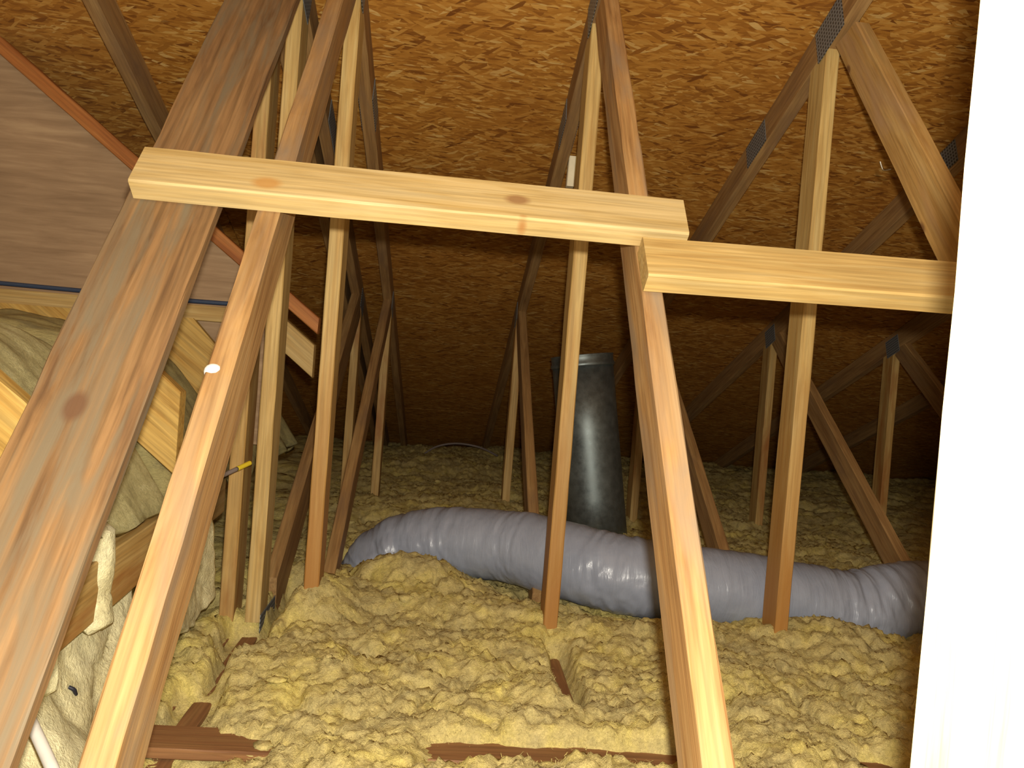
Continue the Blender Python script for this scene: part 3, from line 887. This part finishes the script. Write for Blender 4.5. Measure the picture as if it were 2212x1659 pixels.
def insulation():
    xs = np.concatenate([np.arange(-1.3, -0.56, 0.03), np.arange(-0.55, 1.75, 0.0068), np.arange(1.757, 4.7, 0.0125)])
    ys = [0.80]
    while ys[-1] < 6.55: ys.append(ys[-1] + max(0.0066, 0.0040 * ys[-1]))
    ys = np.array(ys)
    X, Y = np.meshgrid(xs, ys)
    Hh = floor_h(X, Y)
    # sink the wool under the duct and the vent pipe
    dcx = DC[::6]
    for i in range(0, len(dcx)):
        d2 = (X - dcx[i, 0]) ** 2 + (Y - dcx[i, 1]) ** 2
        inside = d2 < (DR * 0.86) ** 2
        und = dcx[i, 2] - np.sqrt(np.clip((DR * 0.9) ** 2 - d2, 0, 1)) * 0.95
        Hh = np.where(inside, np.minimum(Hh, und), Hh)
    Hh = Hh - 0.05 * np.clip((-0.55 - X) / 0.04, 0, 1) * (Y < 2.2)
    Hh = np.clip(Hh, -0.815, 0)
    jx = 0.010 * fbm(X * 30, Y * 30, 151, 2); jy = 0.010 * fbm(X * 30, Y * 30, 161, 2)
    jx[:, 0] = 0
    Hh = np.minimum(Hh, deck_z(Y + jy) - 0.012)
    verts = np.stack([X + jx, Y + jy, Hh + ZC], -1).reshape(-1, 3)
    nx = len(xs); ny = len(ys)
    idx = np.arange(nx * ny).reshape(ny, nx)
    fa = np.stack([idx[:-1, :-1], idx[:-1, 1:], idx[1:, 1:], idx[1:, :-1]], -1).reshape(-1, 4)
    # tufts
    bm = bmesh.new(); bmesh.ops.create_icosphere(bm, subdivisions=2, radius=1.0)
    bm.verts.ensure_lookup_table()
    bv = np.array([tuple(v.co) for v in bm.verts]); bf = np.array([[v.index for v in f.verts] for f in bm.faces]); bm.free()
    rs = np.random.RandomState(5)
    V = [verts]; tri = []; off = len(verts)
    n_t = 60
    ty = 1.0 + (rs.rand(n_t) ** 1.5) * 4.6
    tx = np.where(rs.rand(n_t) < 0.5, rs.uniform(-0.52, 1.6, n_t), rs.uniform(-0.5, 0.42 + 0.5 * ty))
    th = floor_h(tx, ty)
    bare = np.zeros(n_t, bool)
    for (xa, xb, ya, yb) in ((0.25, 0.36, 1.70, 2.02), (-0.54, -0.36, 1.48, 2.40), (0.0, 0.60, TS_Y - 0.10, TS_Y + 0.07), (-0.54, -0.33, TS_Y - 0.1, TS_Y + 0.07)):
        bare |= (tx > xa) & (tx < xb) & (ty > ya) & (ty < yb)
    dmin = np.min((tx[:, None] - dcx[None, ::2, 0]) ** 2 + (ty[:, None] - dcx[None, ::2, 1]) ** 2, axis=1)
    bare |= dmin < (DR + 0.02) ** 2
    bare |= th > deck_z(ty) - 0.05
    for i in range(n_t):
        if bare[i]: continue
        s = rs.uniform(0.006, 0.017)
        sc = s * np.array([rs.uniform(0.8, 1.6), rs.uniform(0.8, 1.6), rs.uniform(0.35, 0.7)])
        a = rs.rand() * 6.28
        b = bv * (1 + 0.55 * (rs.rand(len(bv), 1) - 0.5)) * sc
        b = np.stack([b[:, 0] * math.cos(a) - b[:, 1] * math.sin(a), b[:, 0] * math.sin(a) + b[:, 1] * math.cos(a), b[:, 2]], -1)
        b += np.array([tx[i], ty[i], th[i] + sc[2] * 0.25 + ZC])
        V.append(b); tri.append(bf + off); off += len(bv)
    # loose fibres standing off the surface
    n_f = 60000
    fy = 1.0 + (rs.rand(n_f) ** 1.6) * 4.4
    fx = np.where(rs.rand(n_f) < 0.6, rs.uniform(-0.5, 1.7, n_f), rs.uniform(-0.5, 0.42 + 0.5 * fy))
    fh = floor_h(fx, fy)
    d2 = np.min((fx[:, None] - dcx[None, ::3, 0]) ** 2 + (fy[:, None] - dcx[None, ::3, 1]) ** 2, axis=1)
    ok = (d2 > (DR + 0.01) ** 2) & (fh > -0.735)
    fx, fy, fh = fx[ok], fy[ok], fh[ok]; n_f = len(fx)
    az = rs.rand(n_f) * 6.283; el = rs.uniform(0.05, 0.8, n_f); ln = rs.uniform(0.006, 0.017, n_f)
    d = np.stack([np.cos(az) * np.cos(el), np.sin(az) * np.cos(el), np.sin(el)], -1) * ln[:, None]
    p = np.stack([fx, fy, fh - 0.002 + ZC], -1)
    wv = np.stack([-np.sin(az), np.cos(az), np.zeros(n_f)], -1) * rs.uniform(0.0004, 0.0009, n_f)[:, None]
    bend = np.stack([np.zeros(n_f), np.zeros(n_f), -0.35 * ln], -1)
    fib = np.stack([p - wv, p + wv, p + d * 0.6 + wv, p + d * 0.6 - wv, p + d + bend], 1).reshape(-1, 3)
    V.append(fib)
    o5 = off + 5 * np.arange(n_f)[:, None]
    tri.append(np.concatenate([o5 + np.array([0, 1, 2]), o5 + np.array([0, 2, 3]), o5 + np.array([3, 2, 4])]))
    V = np.concatenate(V); tri = np.concatenate(tri)
    me = bpy.data.meshes.new('loose_insulation')
    nf = len(fa) + len(tri)
    me.vertices.add(len(V)); me.vertices.foreach_set('co', V.astype(np.float32).ravel())
    loops = np.concatenate([fa.ravel(), tri.ravel()]).astype(np.int32)
    me.loops.add(len(loops)); me.loops.foreach_set('vertex_index', loops)
    st = np.concatenate([np.arange(len(fa)) * 4, len(fa) * 4 + np.arange(len(tri)) * 3]).astype(np.int32)
    me.polygons.add(nf); me.polygons.foreach_set('loop_start', st)
    me.update(calc_edges=True); me.validate()
    me.polygons.foreach_set('use_smooth', np.ones(len(me.polygons), bool))
    return me
ins = link_mesh('loose_insulation', insulation(), WOOL)
tag(ins, 'lumpy yellow loose-fill mineral wool covering the attic floor', 'insulation', kind='stuff')

# strapping board across the chords, mostly buried
sb = board('strapping_board', (-0.53, TS_Y, -0.7195), (1.75, TS_Y, -0.7195), 0.089, 0.019, XY, W_RED, None)
tag(sb, 'reddish strapping board lying across the bottom chords, half buried in wool', 'board')

# ------------------------------------------------------------------ small things
rod = tube('white_conduit', [at(12, 1440, Y=1.16), at(60, 1545, Y=1.10), at(118, 1672, Y=1.02), at(150, 1760, Y=0.97)], 0.0078, WHITE, None, 12)
tag(rod, 'thin white plastic conduit poking out beside the weathered plank foot', 'conduit')

ec = tube('eave_cable', [at(905, 990, Y=5.55), at(940, 966, Y=5.5), at(985, 958, Y=5.5), at(1035, 966, Y=5.5), at(1075, 985, Y=5.55)], 0.007, CABLE)
tag(ec, 'dusty cable arching over the wool under the dark eave', 'cable')

bk = empty('wood_block', (0.336, 2.6, 0.575))
tag(bk, 'small white-ended block with yellow edge fixed to the chord by the middle post', 'block')
board('block_body', (0.337, 2.6, 0.572), (0.337, 2.6, 0.668), 0.024, 0.03, XD, TAGM, bk, rough=0.0003, seg=3)
board('yellow_edge', (0.3515, 2.598, 0.60), (0.3515, 2.598, 0.672), 0.006, 0.028, XD, TAGY, bk, rough=0.0002, seg=3)

RESIN = plain('pale_resin', (0.85, 0.78, 0.70), 0.12, 0, 0.8)
q_ = diag_face(at(471, 800, X=-0.307).z); q_.x = -0.314
blob('resin_bead', q_ - DN * 0.004, 0.014, RESIN, t1, (0.9, 0.7, 0.8))
nq = at(1912, 368, X=0.895)
tube('bent_nail', [nq + Vector((0.012, 0.0, 0.004)), nq + Vector((-0.004, -0.002, 0.0)), nq + Vector((-0.011, -0.004, 0.007)), nq + Vector((-0.016, -0.006, 0.016))], 0.0022, SHEET, t3, 8)

ms = empty('marker_stick', (-0.575, 1.80, -0.37))
tag(ms, 'thin grey stick with a yellow tip leaning by the twin posts', 'stick')
e_ = at(540, 1000, Y=2.015); b_ = Vector((-0.575, 1.78, -0.352)); d_ = e_ - b_
tube('shaft', [b_, b_ + d_ * 0.45, b_ + d_ * 0.82], 0.0055, CABLE, ms, 8)
tube('yellow_tip', [b_ + d_ * 0.82, b_ + d_ * 0.9, e_], 0.006, TAGY, ms, 8)

from mathutils.bvhtree import BVHTree
def on_surface(o, px, py):
    bv_ = BVHTree.FromPolygons([v.co[:] for v in o.data.vertices], [p.vertices[:] for p in o.data.polygons])
    d = (CX * ((px - 1106.0) / PXF) - CY * ((py - 829.5) / PXF) + F).normalized()
    hit = bv_.ray_cast(Vector((0, 0, ZC)), d)
    return None if hit[0] is None else hit[0] - Vector((0, 0, ZC))
h1, h2 = on_surface(cur_o, 148, 1484), on_surface(cur_o, 164, 1500)
if h1 and h2:
    ck = tube('black_clip', [h1, (h1 + h2) / 2 + Vector((0.004, -0.003, 0.003)), h2], 0.0032, BLACK, None, 8)
    tag(ck, 'tiny black plastic clip stuck in the pale cream insulation', 'clip')
